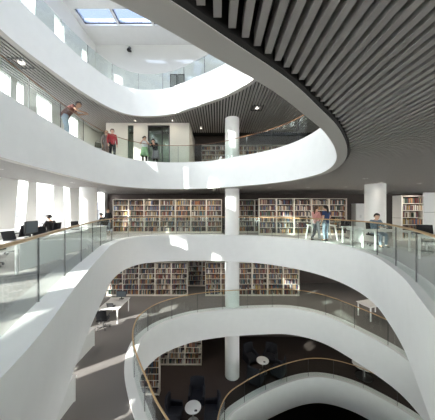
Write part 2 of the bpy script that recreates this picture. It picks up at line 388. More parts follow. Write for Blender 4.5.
# roof with rows of panes
rows = [(12.3,13.4),(10.5,11.6),(8.7,9.8),(6.9,8.0),(5.1,6.2),(3.3,4.4),(1.5,2.6)]; cols = [(-8.25+i*2.15, -8.25+i*2.15+2.03) for i in range(6)]
rb = MB(); ys = [15.25] + [v for r in rows for v in (r[1], r[0])] + [Y0]
for i in range(0, len(ys)-1, 2): rb.box(X0, ys[i+1], ROOF, X1, ys[i], ROOF+.45)
for y0, y1 in rows:
    xs = [X0] + [v for c in cols for v in c] + [X1]
    for i in range(0, len(xs), 2): rb.box(xs[i], y0, ROOF, xs[i+1], y1, ROOF+.35)
struct(rb.build('ceiling', M['white']), 'white roof beams between the skylight panes', 'roof')
for y0, y1 in rows:
    for i, (x0, x1) in enumerate(cols):
        WN[0] += 1
        g = thing('window_%d' % WN[0], 'blue skylight pane in the white roof', 'skylight', (x0, y0, ROOF+.1)); g['kind'] = 'structure'
        fr = MB(); w, h = x1-x0, y1-y0
        for b in ((0,0,0,w,.03,.06), (0,h-.03,0,w,h,.06), (0,0,0,.03,h,.06), (w-.03,0,0,w,h,.06)): fr.box(*b)
        fr.build('window_frame', M['steel'], g)
        MB().box(.01, .01, .02, w-.01, h-.01, .035).build('pane', M['skypane'], g)

def column(x, y, n, r, zt, label):
    mb = MB(); h = zt-FL[n]
    mb.lathe([(r, 0), (r, h)], 40)
    o = mb.build('column', M['white'], smooth=True, loc=(x, y, FL[n])); struct(o, label, 'column')
for n, d in ((-1, 'lowest reading floor'), (0, 'floor below'), (1, 'main floor'), (2, 'gallery above')):
    column(.87, 12.75, n, .425, FL[n]+4.15-T+.05, 'white round column behind the rail of the ' + d)
column(7.62, 10.4, 1, .43, 2.75, 'white round column behind the seated reader, right of the main floor')
column(-7.15, 11.9, 1, .42, 2.75, 'white round column by the slit windows of the main floor')

# service core on the gallery above
z = FL[2]
core = MB()
for x0, x1 in ((-6.9, -5.55), (-5.2, -4.32), (-2.95, -1.75)): core.box(x0, 13.3, z, x1, 13.5, z+2.75)
core.box(-4.32, 13.3, z+2.6, -2.95, 13.5, z+2.75); core.box(-5.55, 13.3, z+2.6, -5.2, 13.5, z+2.75)
core.box(-1.95, 13.5, z, -1.75, Y1, z+2.75); core.box(-6.9, 13.5, z, -6.7, Y1, z+2.75)
struct(core.build('wall_back', M['cream']), 'cream wall of the lobby behind the leaning people', 'wall')
d = thing('door_1', 'dark teal glass double door in the cream lobby wall', 'door', (-3.63, 13.35, z)); d['kind'] = 'structure'
fr = MB()
for b in ((-.68,-.04,0,-.62,.06,2.58), (.62,-.04,0,.68,.06,2.58), (-.68,-.04,2.5,.68,.06,2.58), (.18,-.04,0,.22,.06,2.5)): fr.box(*b)
fr.build('door_frame', M['steel'], d)
MB().box(-.62, 0, 0, .18, .02, 2.5).build('door_leaf', M['doorglass'], d); MB().box(.22, 0, 0, .62, .02, 2.5).build('side_pane', M['doorglass'], d)
MB().cyl((.10, -.06, .9), (.10, -.06, 1.3), .014, n=10).build('door_handle', M['chrome'], d)
d = thing('window_%d' % (WN[0]+1), 'narrow green glass strip in the cream lobby wall', 'window', (-5.375, 13.36, z)); d['kind'] = 'structure'; WN[0] += 1
MB().box(-.17, 0, 0, .17, .02, 2.6).build('pane', M['doorglass'], d)
struct(MB().box(-6.7, 15.2, z, -1.95, 15.3, z+2.75).build('wall_back', M['cream']), 'lobby wall seen through the teal glass door', 'wall')
# louvre and spotlight on the top white wall
d = thing('louvre_grille', 'grey twin louvre grille set in the white top wall', 'grille', (-3.3, 14.98, 9.05+1.0))
for i in (0, 1):
    p = MB(); x = i*.52
    for b in ((x,-.03,0,x+.48,.0,.04), (x,-.03,.86,x+.48,0,.9), (x,-.03,0,x+.04,0,.9), (x+.44,-.03,0,x+.48,0,.9)): p.box(*b)
    p.build('grille_frame', M['grille'], d)
    s = MB(); 
    for k in range(11): s.hexa([(x+.04,-.022,.05+k*.073),(x+.44,-.022,.05+k*.073),(x+.44,-.004,.07+k*.073),(x+.04,-.004,.07+k*.073)], [(x+.04,-.022,.062+k*.073),(x+.44,-.022,.062+k*.073),(x+.44,-.004,.082+k*.073),(x+.04,-.004,.082+k*.073)])
    s.build('louvre', M['grille'], d)
d = thing('spotlight', 'small black spotlight on the white top wall', 'lamp', (-6.05, 14.98, 12.55))
MB().box(-.06,-.03,-.06,.06,0,.06).build('mount', M['black'], d); MB().cyl((0,-.03,0),(0,-.22,0),.02,n=10).build('arm', M['black'], d)
MB().cyl((0,-.16,.12),(0,-.34,-.16),.10,.12,n=18).build('lamp_head', M['black'], d)

# ------------------------------------------------------------------ ceiling lamps, some added as fill
LAMP = {3: 22, 2: 55, 1: 26, 0: 14}
def downlight(x, y, n, label, sq=False, pw=1.0):
    zz = FL[n]-T+.05
    ld = bpy.data.lights.new('lamp', 'SPOT'); ld.energy = LAMP[n]*pw; ld.spot_size = math.radians(150); ld.spot_blend = 1; ld.shadow_soft_size = .1; ld.color = (1.0, .90, .78)
    lo = link(bpy.data.objects.new('lamp', ld)); lo.location = (x, y, zz-.05)
    t = thing('ceiling_light', label, 'ceiling light', (x, y, zz), 0, 'recessed ceiling lights')
    if sq:
        f = MB()
        for b in ((-.30,-.30,-.02,.30,-.24,.05),(-.30,.24,-.02,.30,.30,.05),(-.30,-.24,-.02,-.24,.24,.05),(.24,-.24,-.02,.30,.24,.05)): f.box(*b)
        f.build('lamp_frame', M['black'], t)
        MB().lathe([(.10,-.012),(.12,.05)], 24).build('diffuser', M['dimlamp'], t)
    else:
        rg = MB(); rg.sweep([[(r*math.cos(2*math.pi*i/24), r*math.sin(2*math.pi*i/24), z_) for r, z_ in ((.075,-.012),(.095,-.012),(.095,.09),(.075,.09))] for i in range(24)], closed=True)
        rg.build('lamp_frame', M['trimwhite'], t)
        MB().lathe([(.07,.04),(.07,.06)], 24).build('diffuser', M['lamp'], t)
downlight(-7.2, 7.9, 3, 'square framed ceiling light above the left of the gallery above', True, pw=.3)
downlight(2.1, 11.4, 3, 'square framed ceiling light near the column of the gallery above', True, pw=.3)
downlight(-5.0, 13.0, 3, 'round ceiling light above the green glass strip', pw=.15)
downlight(-2.7, 13.0, 3, 'round ceiling light above the cream wall right of the teal door', pw=.15)
downlight(-1.1, 14.2, 3, 'round ceiling light left of the column on the gallery above')
downlight(5.85, 8.5, 2, 'round ceiling light before the main floor column on the right', pw=.3)
downlight(7.3, 9.6, 2, 'round ceiling light nearly touching the main floor column on the right', pw=.12)
downlight(8.6, 12.9, 2, 'round ceiling light behind the main floor column on the right')

STO = {3: 'gallery above', 2: 'main floor', 1: 'floor below', 0: 'lowest reading floor'}
FILL_LAMPS = {3: [(-5.9, 14.4), (-3.4, 14.5), (1.2, 14.6), (4.4, 14.2), (5.6, 10.2), (8.2, 7.2), (8.5, 12), (12, 10), (12, 14)],  # fill lamps added to brighten each storey, fixtures included
        2: [(-6.6, 6.5), (-6.6, 9.8), (-6.2, 12.9), (-4.4, 13.3), (-2.2, 13.3), (-.2, 13.4), (2.9, 12.0), (5.0, 11.9), (6.9, 11.6), (9.4, 10.0), (6, 2), (9, 3)],
        1: [(-6.2, 6), (-6.2, 9), (-5.6, 12.6), (-3.4, 13.2), (-1.2, 13.2), (.9, 13.4), (3, 13.2), (5, 13), (6.6, 12.2), (7.4, 9.6), (-4.5, 4), (8.6, 12.5), (9, 6)],
        0: [(-4.2, 9.6), (-4.2, 12.4), (-2.2, 12.6), (0, 12.9), (2.6, 13.3), (5, 13.4), (7.6, 13), (9.5, 10.5), (-4, 7)]}
for n, ps in FILL_LAMPS.items():
    for i, (x, y) in enumerate(sorted(ps)): downlight(x, y, n, 'added round fill light, %s from the left over the %s' % (ORD[i+1], STO[n]))

# ------------------------------------------------------------------ bookcases and books
BOOKS = []     # (x, y, z, w, h, d, colour, bay description, row, index)
proto_case = {}
def bookcase(x, y, n, w, label, group, where, rows=6, rz=0, pal=None, solo=False):
    z0 = FL[n]; key = round(w, 3)
    if key not in proto_case:
        t = thing('bookcase', label, 'bookcase', (x, y, z0), rz, group); h = 2.2; D = .30
        for s in (0, 1): MB().box(s*(w-.03), 0, 0, s*(w-.03)+.03, D, h).build('side_panel', M['shelf'], t)
        MB().box(.03, D-.012, .02, w-.03, D-.004, h-.03).build('back_panel', M['brown'], t)
        MB().box(.03, .02, 0, w-.03, D-.01, .08).build('plinth', M['shelf'], t)
        MB().box(.03, 0, h-.03, w-.03, D, h).build('top_panel', M['shelf'], t)
        for r in range(rows): MB().box(.03, .004, .08+r*.345, w-.03, D-.014, .105+r*.345).build('shelf', M['shelf'], t)
        proto_case[key] = t
    else:
        t = dup(proto_case[key], (x, y, z0), rz, label, group)
    cs, sn = math.cos(rz), math.sin(rz)
    for r in range(rows):
        zz = z0+.1062+r*.345; u = .036+R.uniform(0, .02); k = 0; base = R.choices(range(len(BM)), BW)[0]; end = w-.036-(R.uniform(0, .25) if R.random() < .35 else 0)
        while True:
            bw = R.uniform(.022, .05); bh = R.uniform(.20, .29); bd = R.uniform(.15, .20)
            if R.random() < .04: u += R.uniform(.03, .10)
            if u+bw > end: break
            k += 1
            c = base if R.random() < .25 else R.choices(range(len(BM)), pal or BW)[0]
            BOOKS.append((x+cs*(u+bw/2)-sn*.025, y+sn*(u+bw/2)+cs*.025, zz, bw-.0015, bh, bd, c, where, r, k, rz)); u += bw
            if R.random() < .06: base = R.choices(range(len(BM)), BW)[0]
    return t
def run(x0, y, n, w, k, desc, group, pal=None):
    for i in range(k):
        nm = ORD[i+1] if i < k-1 else ('last' if k > 1 else 'single')
        bookcase(x0+i*w, y, n, w, 'cream bookcase, %s from the left in %s' % (nm, desc), group, (n, x0, i), pal=pal)
WARM = [14, 7, 6, 14, 14, 4, 7, 12, 8, 9, 3, 5, 4, 7]
run(-6.82, 14.0, 1, 1.014, 7, 'the long main floor row left of the column', 'bookcases left of the column on the main floor')
run(1.42, 14.2, 1, 1.05, 2, 'the set-back pair just right of the column', 'bookcases set back by the column on the main floor')
run(2.50, 12.9, 1, 1.055, 5, 'the main floor row behind the standing pair', 'bookcases behind the standing pair')
run(9.02, 10.5, 1, 1.10, 1, 'the main floor, right of the thick column', 'bookcase by the white end panel', WARM)
run(-7.3, 14.1, 0, 1.064, 5, 'the left row on the floor below', 'bookcases in the left row of the floor below')
run(-.80, 14.1, 0, 1.028, 6, 'the row behind the column, floor below', 'bookcases behind the column of the floor below')
run(-2.2, 15.9, 0, 1.05, 2, 'the far pair between the rows, floor below', 'far bookcases between the rows of the floor below')
run(-5.18, 11.35, -1, 1.05, 2, 'the nearer row of the lowest floor', 'nearer bookcases of the lowest floor')
run(-4.16, 13.55, -1, 1.05, 3, 'the farther row of the lowest floor', 'farther bookcases of the lowest floor')
run(-1.2, 16.0, 2, 1.05, 7, 'the far row of the gallery above', 'bookcases at the back of the gallery above', WARM)
# the closer bookcase at the right edge shows its white end
e = thing('screen', 'tall white freestanding screen nearest the viewer at the right edge of the main floor', 'screen', (8.50, 8.85, 0))
MB().box(0, 0, .04, 1.3, .06, 2.22).build('panel', M['desk'], e); MB().box(.0, -.004, 1.40, 1.3, 0, 1.412).build('joint', M['grille'], e)
for q in (.12, 1.12): MB().box(q, -.16, 0, q+.06, .22, .04).build('foot', M['chrome'], e)
e = thing('bookcase_end', 'white end panel fixed to the left side of the lone right-hand bookcase', 'end panel', (8.985, 10.5, 0))
MB().box(0, 0, 0, .03, .55, 2.22).build('panel', M['desk'], e); MB().box(-.004, .0, 1.10, 0, .55, 1.112).build('joint', M['grille'], e)

def px(p):
    return 217.5+215*p[0]/p[1], 210-215*(p[2]-1.5)/p[1]
PLACE = {(1, 9.02): 'lone bookcase right of the thick column', (-1, -5.18): 'nearer bookcase of the lowest floor', (1, 2.50): 'leftmost bookcase behind the standing pair'}
def rank(b):
    u, v = px(b[:3]); n, x0, i = b[7]
    if (n, x0) == (1, 9.02) and u < 426: return b[1]
    if (n, x0, i) == (-1, -5.18, 1) and u > 147: return b[1]
    if (n, x0, i) == (1, 2.50, 0): return b[1]
    return 999
order = sorted(range(len(BOOKS)), key=lambda k: (rank(BOOKS[k]), -BOOKS[k][8]))
solo = set(k for k in order[:300] if rank(BOOKS[k]) < 999)
def book_mesh():
    b = bmesh.new(); bmesh.ops.create_cube(b, size=1); bmesh.ops.translate(b, verts=b.verts, vec=(0, .5, .5))
    es = [e for e in b.edges if all(abs(v.co.y) < 1e-4 for v in e.verts) and abs(e.verts[0].co.z-e.verts[1].co.z) > .5]
    bmesh.ops.bevel(b, geom=es, offset=.22, segments=3, affect='EDGES', profile=.5)
    return b
bb = book_mesh(); meshes = []
for i, m in enumerate(BM):
    me = bpy.data.meshes.new('book'); bb.to_mesh(me); me.materials.append(m); meshes.append(me)
bb.free()
rest = MB(); rowcount = {}
ROWN = ['bottom shelf', 'fifth shelf down', 'fourth shelf down', 'third shelf down', 'second shelf down', 'top shelf']
for k, (x, y, z, w, h, d, c, wh, r, i, rz) in enumerate(BOOKS):
    if k in solo:
        o = link(bpy.data.objects.new('book', meshes[c])); o.location = (x, y, z); o.scale = (w, d, h); o.rotation_euler = (0, 0, rz)
        pl = PLACE[(wh[0], wh[1])]
        tag(o, '%s book, %s from the left, %s, %s' % (BOOKC[c][0].replace(' ', '-'), ORD[min(i, 40)], ROWN[r], pl), 'book', 'books in the ' + pl)
    else:
        rest.m = c; rest.box(x-w/2, y, z, x+w/2, y+d, z+h)
o = rest.build('books', BM); tag(o, 'rows of mixed coloured books filling all the other bookcases', 'books', None, 'stuff')

# ------------------------------------------------------------------ furniture
def make_desk(w, d, label, group, loc, rz=0):
    t = thing('desk', label, 'desk', loc, rz, group)
    MB().box(-w/2, -d/2, .715, w/2, d/2, .745).build('desktop', M['desk'], t, bevel=.004)
    for sx in (-1, 1):
        for sy in (-1, 1):
            x, y = sx*(w/2-.05), sy*(d/2-.05); MB().box(x-.022, y-.022, 0, x+.022, y+.022, .715).build('leg', M['desk'], t)
    MB().box(w/2-.04, -d/2+.10, .06, w/2-.015, d/2-.10, .70).build('side_panel', M['desk'], t)
    MB().box(-w/2+.06, -.02, .60, w/2-.06, .02, .70).build('modesty_panel', M['desk'], t)
    return t
def make_leg_table(w, d, label, group, loc, rz=0, splay=0.0):
    t = thing('table', label, 'table', loc, rz, group)
    MB().box(-w/2, -d/2, .715, w/2, d/2, .745).build('tabletop', M['desk'], t, bevel=.004)
    for sx in (-1, 1):
        for sy in (-1, 1):
            x, y = sx*(w/2-.08), sy*(d/2-.06)
            MB().hexa([(x+a*.022+sx*splay, y+b*.022, 0) for a, b in ((-1,-1),(1,-1),(1,1),(-1,1))], [(x+a*.026, y+b*.026, .715) for a, b in ((-1,-1),(1,-1),(1,1),(-1,1))]).build('leg', M['desk'], t)
        MB().box(sx*(w/2-.08)-.02, -d/2+.08, .66, sx*(w/2-.08)+.02, d/2-.08, .715).build('rail', M['desk'], t)
    return t
def make_office_chair(label, group, loc, rz, m='fabric'):
    t = thing('office_chair', label, 'chair', loc, rz, group)           # faces local +Y
    mb = MB(); mb.box(-.24, -.23, .43, .24, .23, .50); mb.build('seat', M[m], t, bevel=.025)
    secs = []
    for i in range(9):
        a = -.5+i*.125; y = -.25+.10*(a*a)*2; secs.append([(a*.46, y-.02, .56), (a*.46, y+.02, .56), (a*.42, y-.05, .98), (a*.42, y-.09, .98)])
    MB().sweep(secs).build('backrest', M[m], t, smooth=True)
    MB().cyl((0, -.22, .46), (0, -.28, .66), .022, n=10).build('back_support', M['black'], t)
    MB().cyl((0, 0, .08), (0, 0, .43), .028, n=12).build('stem', M['chrome'], t)
    for k in range(5):
        a = 2*math.pi*k/5+.3; lg = MB().cyl((0, 0, .10), (.29*math.cos(a), .29*math.sin(a), .07), .022, .015, n=8).build('leg', M['black'], t)
        MB().cyl((.29*math.cos(a)-.012, .29*math.sin(a), .03), (.29*math.cos(a)+.012, .29*math.sin(a), .03), .03, n=12).build('caster', M['black'], lg)
    for s in (-1, 1):
        p = MB(); p.box(s*.27-.02, -.12, .66, s*.27+.02, .14, .69); p.box(s*.27-.015, -.05, .46, s*.27+.015, 0, .66); p.build('armrest', M['black'], t)
    return t
def make_armchair(label, group, loc, rz):
    t = thing('armchair', label, 'armchair', loc, rz, group)            # faces local +Y
    MB().box(-.30, -.30, .20, .30, .36, .44).build('seat', M['navy'], t, bevel=.04)
    secs = []
    for i in range(7):
        a = -1+i/3; y = -.33+.10*abs(a)**2; w = .40
        secs.append([(a*w, y-.06, .14), (a*w, y+.06, .14), (a*w*.92, y+.0, 1.08), (a*w*.92, y-.10, 1.08)])
    MB().sweep(secs).build('backrest', M['navy'], t, bevel=.02, smooth=True)
    for s in (-1, 1): MB().hexa([(s*.36-.06,-.30,.14),(s*.36+.06,-.30,.14),(s*.36+.06,.36,.14),(s*.36-.06,.36,.14)], [(s*.36-.06,-.30,.70),(s*.36+.06,-.30,.70),(s*.36+.06,.34,.60),(s*.36-.06,.34,.60)]).build('armrest', M['navy'], t, bevel=.03)
    for sx in (-1, 1):
        for sy in (-1, 1): MB().cyl((sx*.30, sy*.28, 0), (sx*.28, sy*.26, .2), .018, .024, n=10).build('leg', M['steel'], t)
    return t
def make_round_table(r, label, group, loc, h=.72):
    t = thing('round_table', label, 'table', loc, 0, group)
    MB().lathe([(r-.02, h-.03), (r, h-.02), (r, h-.005), (r-.008, h)], 40).build('tabletop', M['desk'], t, smooth=True)
    MB().lathe([(.04, .02), (.035, h-.03)], 16).build('stem', M['chrome'], t, smooth=True)
    MB().lathe([(.27, 0), (.27, .012), (.06, .03)], 28).build('base', M['chrome'], t, smooth=True)
    return t
def make_monitor(label, loc, rz, group='computer screens on the left desks'):
    t = thing('monitor', label, 'monitor', loc, rz, group)              # screen faces local -Y
    MB().box(-.27, -.02, .12, .27, .02, .45).build('screen_housing', M['black'], t, bevel=.008)
    MB().box(-.255, -.0215, .14, .255, -.0195, .435).build('screen', M['darkpane'], t)
    MB().box(-.03, .02, .02, .03, .04, .3).build('stand', M['black'], t); MB().box(-.12, -.07, 0, .12, .10, .015).build('foot', M['black'], t)
    return t
def make_laptop(label, loc, rz, group='laptops'):
    t = thing('laptop', label, 'laptop', loc, rz, group)
    MB().box(-.17, -.12, 0, .17, .12, .018).build('keyboard_base', M['steel'], t, bevel=.004)
    MB().hexa([(-.17,.11,.018),(.17,.11,.018),(.17,.122,.018),(-.17,.122,.018)], [(-.17,.18,.235),(.17,.18,.235),(.17,.19,.235),(-.17,.19,.235)]).build('lid', M['black'], t)
    return t

# main floor, left: two desk rows along the slit windows
GD = 'white desks along the left windows of the main floor'
d0 = make_desk(.85, 1.6, 'nearest white desk of the main floor, left edge beside the rail', GD, (-5.05, 5.75, 0))
yy = [7.45, 9.15]
dup(d0, (-5.35, 7.45, 0), 0, 'white desk second from the viewer along the left rail', GD)
dup(d0, (-5.75, 9.6, 0), 0, 'white desk third from the viewer along the left rail', GD)
for i, y in enumerate((5.6, 7.3, 9.0, 13.3)):
    dup(d0, (-7.75, y, 0), 0, ['white window desk nearest the viewer, main floor', 'white window desk second from the viewer, main floor', 'white window desk where the dark-haired reader sits', 'farthest white window desk, beyond the white column'][i], GD)
GC = 'office chairs at the left desks of the main floor'
c0 = make_office_chair('black office chair at the nearest left desk', GC, (-5.95, 5.6, 0), -math.pi/2)
dup(c0, (-6.15, 7.3, 0), -1.3, 'black office chair at the second desk along the left rail', GC)
dup(c0, (-6.35, 9.9, 0), -1.7, 'black office chair at the third desk along the left rail', GC)
dup(c0, (-6.95, 7.4, 0), math.pi/2+.3, 'black office chair turned to the second window desk', GC)
dup(c0, (-6.9, 5.7, 0), math.pi/2, 'black office chair at the nearest window desk', GC)
dup(c0, (-6.95, 8.98, 0), math.pi/2, 'black office chair under the dark-haired reader by the windows', GC)
dup(c0, (-6.95, 13.0, 0), math.pi/2, 'black office chair at the farthest window desk', GC)
GM = 'computer screens on the left desks'
m0 = make_monitor('black monitor on the second window desk', (-7.85, 7.3, .745), -math.pi/2)
dup(m0, (-5.15, 5.95, .745), math.pi/2+.2, 'black monitor on the nearest left desk', GM)
dup(m0, (-7.85, 5.7, .745), -math.pi/2, 'black monitor on the nearest window desk', GM)
dup(m0, (-7.85, 13.2, .745), -math.pi/2+.5, 'black monitor on the farthest window desk', GM)
l0 = make_laptop('open black laptop on the nearest left desk beside the monitor', (-5.0, 5.3, .745), math.pi/2)
dup(l0, (-7.7, 9.0, .745), math.pi/2, 'open black laptop in front of the dark-haired reader by the windows')
def bag(label, loc, rz, m='bagmat', s=1.0):
    t = thing('shoulder_bag', label, 'bag', loc, rz)
    MB().hexa([(-.17*s,-.06*s,0),(.17*s,-.06*s,0),(.17*s,.06*s,0),(-.17*s,.06*s,0)], [(-.14*s,-.035*s,.26*s),(.14*s,-.035*s,.26*s),(.14*s,.035*s,.26*s),(-.14*s,.035*s,.26*s)]).build('body', M[m], t, bevel=.02*s)
    secs = []
    for i in range(13):
        a = math.pi*i/12; secs.append([(.11*s*math.cos(a)*1+dx, dy, .25*s+.13*s*math.sin(a)) for dx, dy in ((-.01,-.01),(.01,-.01),(.01,.01),(-.01,.01))])
    MB().sweep(secs).build('strap', M['dbrown'], t)
    return t
bag('black bag lying on the nearest left desk', (-5.25, 6.35, .747), .5, 'dblack')
# main floor, right
GT = 'white tables right of the opening on the main floor'
t0 = make_leg_table(1.25, .7, 'white table with splayed legs behind the standing pair', GT, (5.30, 11.0, 0), 0, .12)
GTR = 'white work tables on the right of the main floor'
tw = make_leg_table(1.4, .8, 'white table where the seated reader on the right works', GTR, (6.35, 8.15, 0))
dup(tw, (6.9, 6.4, 0), .15, 'white table nearest the viewer on the right of the main floor', GTR)
dr = make_desk(.6, .75, 'small white pedestal desk left of the seated reader', GTR, (6.05, 9.65, 0))
GCR = 'office chairs on the right of the main floor'
dup(c0, (6.6, 9.0, 0), math.pi, 'black office chair under the seated reader on the right', GCR)
dup(c0, (7.15, 7.35, 0), 2.6, 'black office chair between the two right-hand white tables', GCR)
dup(c0, (6.6, 11.3, 0), 2.2, 'black office chair behind the small white pedestal desk', GCR)
cb = thing('cabinet', 'tall narrow white cabinet against the dark back wall', 'cabinet', (9.65, 15.0, 0))
MB().box(0, 0, 0, .62, .5, 1.95).build('body', M['desk'], cb)
for i in (0, 1):
    dd = MB().box(.01+i*.305, -.02, .06, .305+i*.305, 0, 1.93).build('door', M['desk'], cb); MB().box(.26+i*.07, -.045, .95, .28+i*.07, -.02, 1.15).build('handle', M['chrome'], dd)
# floor below: desks on the left, a table at the right
GB = 'white desks on the floor below'
ta = make_leg_table(1.05, 1.45, 'long white table by the left bookcases, floor below', GB, (-5.42, 11.35, FL[0]))
dup(d0, (-5.52, 8.2, FL[0]), 0, 'white desk half hidden by the band, middle of the floor below', GB)
dup(d0, (-4.6, 5.6, FL[0]), 0, 'white desk almost hidden by the band, nearest on the floor below', GB)
GBC = 'office chairs on the floor below'
dup(c0, (-5.45, 10.25, FL[0]), .15, 'black office chair at the long white table, floor below', GBC)
dup(m0, (-5.25, 12.15, FL[0]+.0+.745-.25), 0, 'black monitor at the far end of the long white table', 'computer screens on the floor below').location = (-5.3, 11.85, FL[0]+.745)
dup(l0, (-5.4, 10.95, FL[0]+.745), math.pi, 'open black laptop on the long white table, floor below')
dup(tw, (8.25, 11.4, FL[0]), .3, 'white table on the right of the floor below, seen under the band', GB)
# lowest floor: two round tables with armchairs
z = FL[-1]
rt = make_round_table(.37, 'white round table among dark armchairs, left one, nearer the viewer', 'white round tables', (-1.13, 9.92, z))
dup(rt, (2.73, 13.0, z), 0, 'white round table among dark armchairs, right of the column', 'white round tables')
dup(rt, (8.6, 11.75+.9, z), 0, 'white round table at far right of the lowest floor', 'white round tables').scale = (1.6, 1.6, 1)
GA = 'dark armchairs on the lowest floor'
a0 = make_armchair('dark armchair behind the left round table, seen from its front', GA, (-1.05, 10.95, z), math.pi)
dup(a0, (-2.02, 10.0, z), -math.pi/2, 'dark armchair on the left of the left round table', GA)
dup(a0, (-.25, 10.1, z), math.pi/2, 'dark armchair on the right of the left round table', GA)
dup(a0, (-1.15, 8.95, z), 0, 'dark armchair in front of the left round table, back to the viewer', GA)
dup(a0, (2.12, 13.85, z), math.pi+.5, 'dark armchair back left of the right round table', GA)
dup(a0, (3.4, 13.85, z), math.pi-.5, 'dark armchair back right of the right round table', GA)
dup(a0, (2.15, 12.2, z), -.6, 'dark armchair front left of the right round table', GA)
dup(a0, (3.62, 12.78, z), .95, 'dark armchair front right of the right round table', GA)
for p, lb in (((-.98, 9.72), 'small black phone on the left round table'), ((2.80, 12.83), 'small black phone on the right round table')):
    t = MB().box(-.06, -.04, 0, .06, .04, .03).build('phone', M['black'], bevel=.008, loc=(p[0], p[1], z+.72)); tag(t, lb, 'phone')

# ------------------------------------------------------------------ people
def skin_mesh(name, verts, edges, radii, m, parent, sub=1, root=0):
    me = bpy.data.meshes.new(name); me.from_pydata([tuple(v) for v in verts], edges, [])
    o = bpy.data.objects.new(name, me); COL.objects.link(o)
    sk = o.modifiers.new('s', 'SKIN')
    d = me.skin_vertices[0].data if me.skin_vertices else None
    if d is None:
        bm = bmesh.new(); bm.from_mesh(me); bm.verts.layers.skin.verify(); bm.to_mesh(me); bm.free(); d = me.skin_vertices[0].data
    for i, r in enumerate(radii): d[i].radius = (r, r) if not isinstance(r, tuple) else r; d[i].use_root = (i == root)
    sb = o.modifiers.new('b', 'SUBSURF'); sb.levels = sub; sb.render_levels = sub
    bpy.context.view_layer.update()
    ev = o.evaluated_get(bpy.context.evaluated_depsgraph_get()); nm = bpy.data.meshes.new_from_object(ev)
    o.modifiers.clear(); o.data = nm; nm.name = name; nm.materials.clear(); nm.materials.append(m)
    nm.polygons.foreach_set('use_smooth', [True]*len(nm.polygons)); bpy.data.meshes.remove(me); o.parent = parent
    return o

STAND = dict(pel=(0,0,.95), spi=(0,0,1.13), che=(0,0,1.31), nec=(0,0,1.45), hd=(0,.02,1.58),
    shL=(-.17,0,1.39), elL=(-.23,-.02,1.12), wrL=(-.22,.08,.88), shR=(.17,0,1.39), elR=(.23,-.02,1.12), wrR=(.22,.08,.88),
    hiL=(-.09,0,.90), knL=(-.10,.03,.50), anL=(-.10,-.01,.08), hiR=(.09,0,.90), knR=(.10,.03,.50), anR=(.10,-.01,.08), yaw=0)
SIT = dict(STAND, pel=(0,-.02,.55), spi=(0,-.03,.74), che=(0,0,.92), nec=(0,.03,1.06), hd=(0,.08,1.18),
    shL=(-.17,.01,1.00), elL=(-.23,.12,.78), wrL=(-.12,.36,.80), shR=(.17,.01,1.00), elR=(.23,.12,.78), wrR=(.12,.36,.80),
    hiL=(-.09,.02,.53), knL=(-.11,.43,.52), anL=(-.11,.40,.08), hiR=(.09,.02,.53), knR=(.11,.43,.52), anR=(.11,.40,.08))
LEAN = dict(STAND, pel=(0,-.20,.93), spi=(0,-.13,1.09), che=(0,-.01,1.22), nec=(0,.12,1.32), hd=(0,.22,1.42),
    shL=(-.17,.06,1.29), elL=(-.22,.18,1.14), wrL=(-.10,.40,1.16), shR=(.17,.06,1.29), elR=(.22,.18,1.14), wrR=(.10,.40,1.16),
    hiL=(-.09,-.20,.88), knL=(-.10,-.12,.49), anL=(-.10,-.22,.08), hiR=(.09,-.20,.88), knR=(.10,-.14,.49), anR=(.10,-.18,.08))

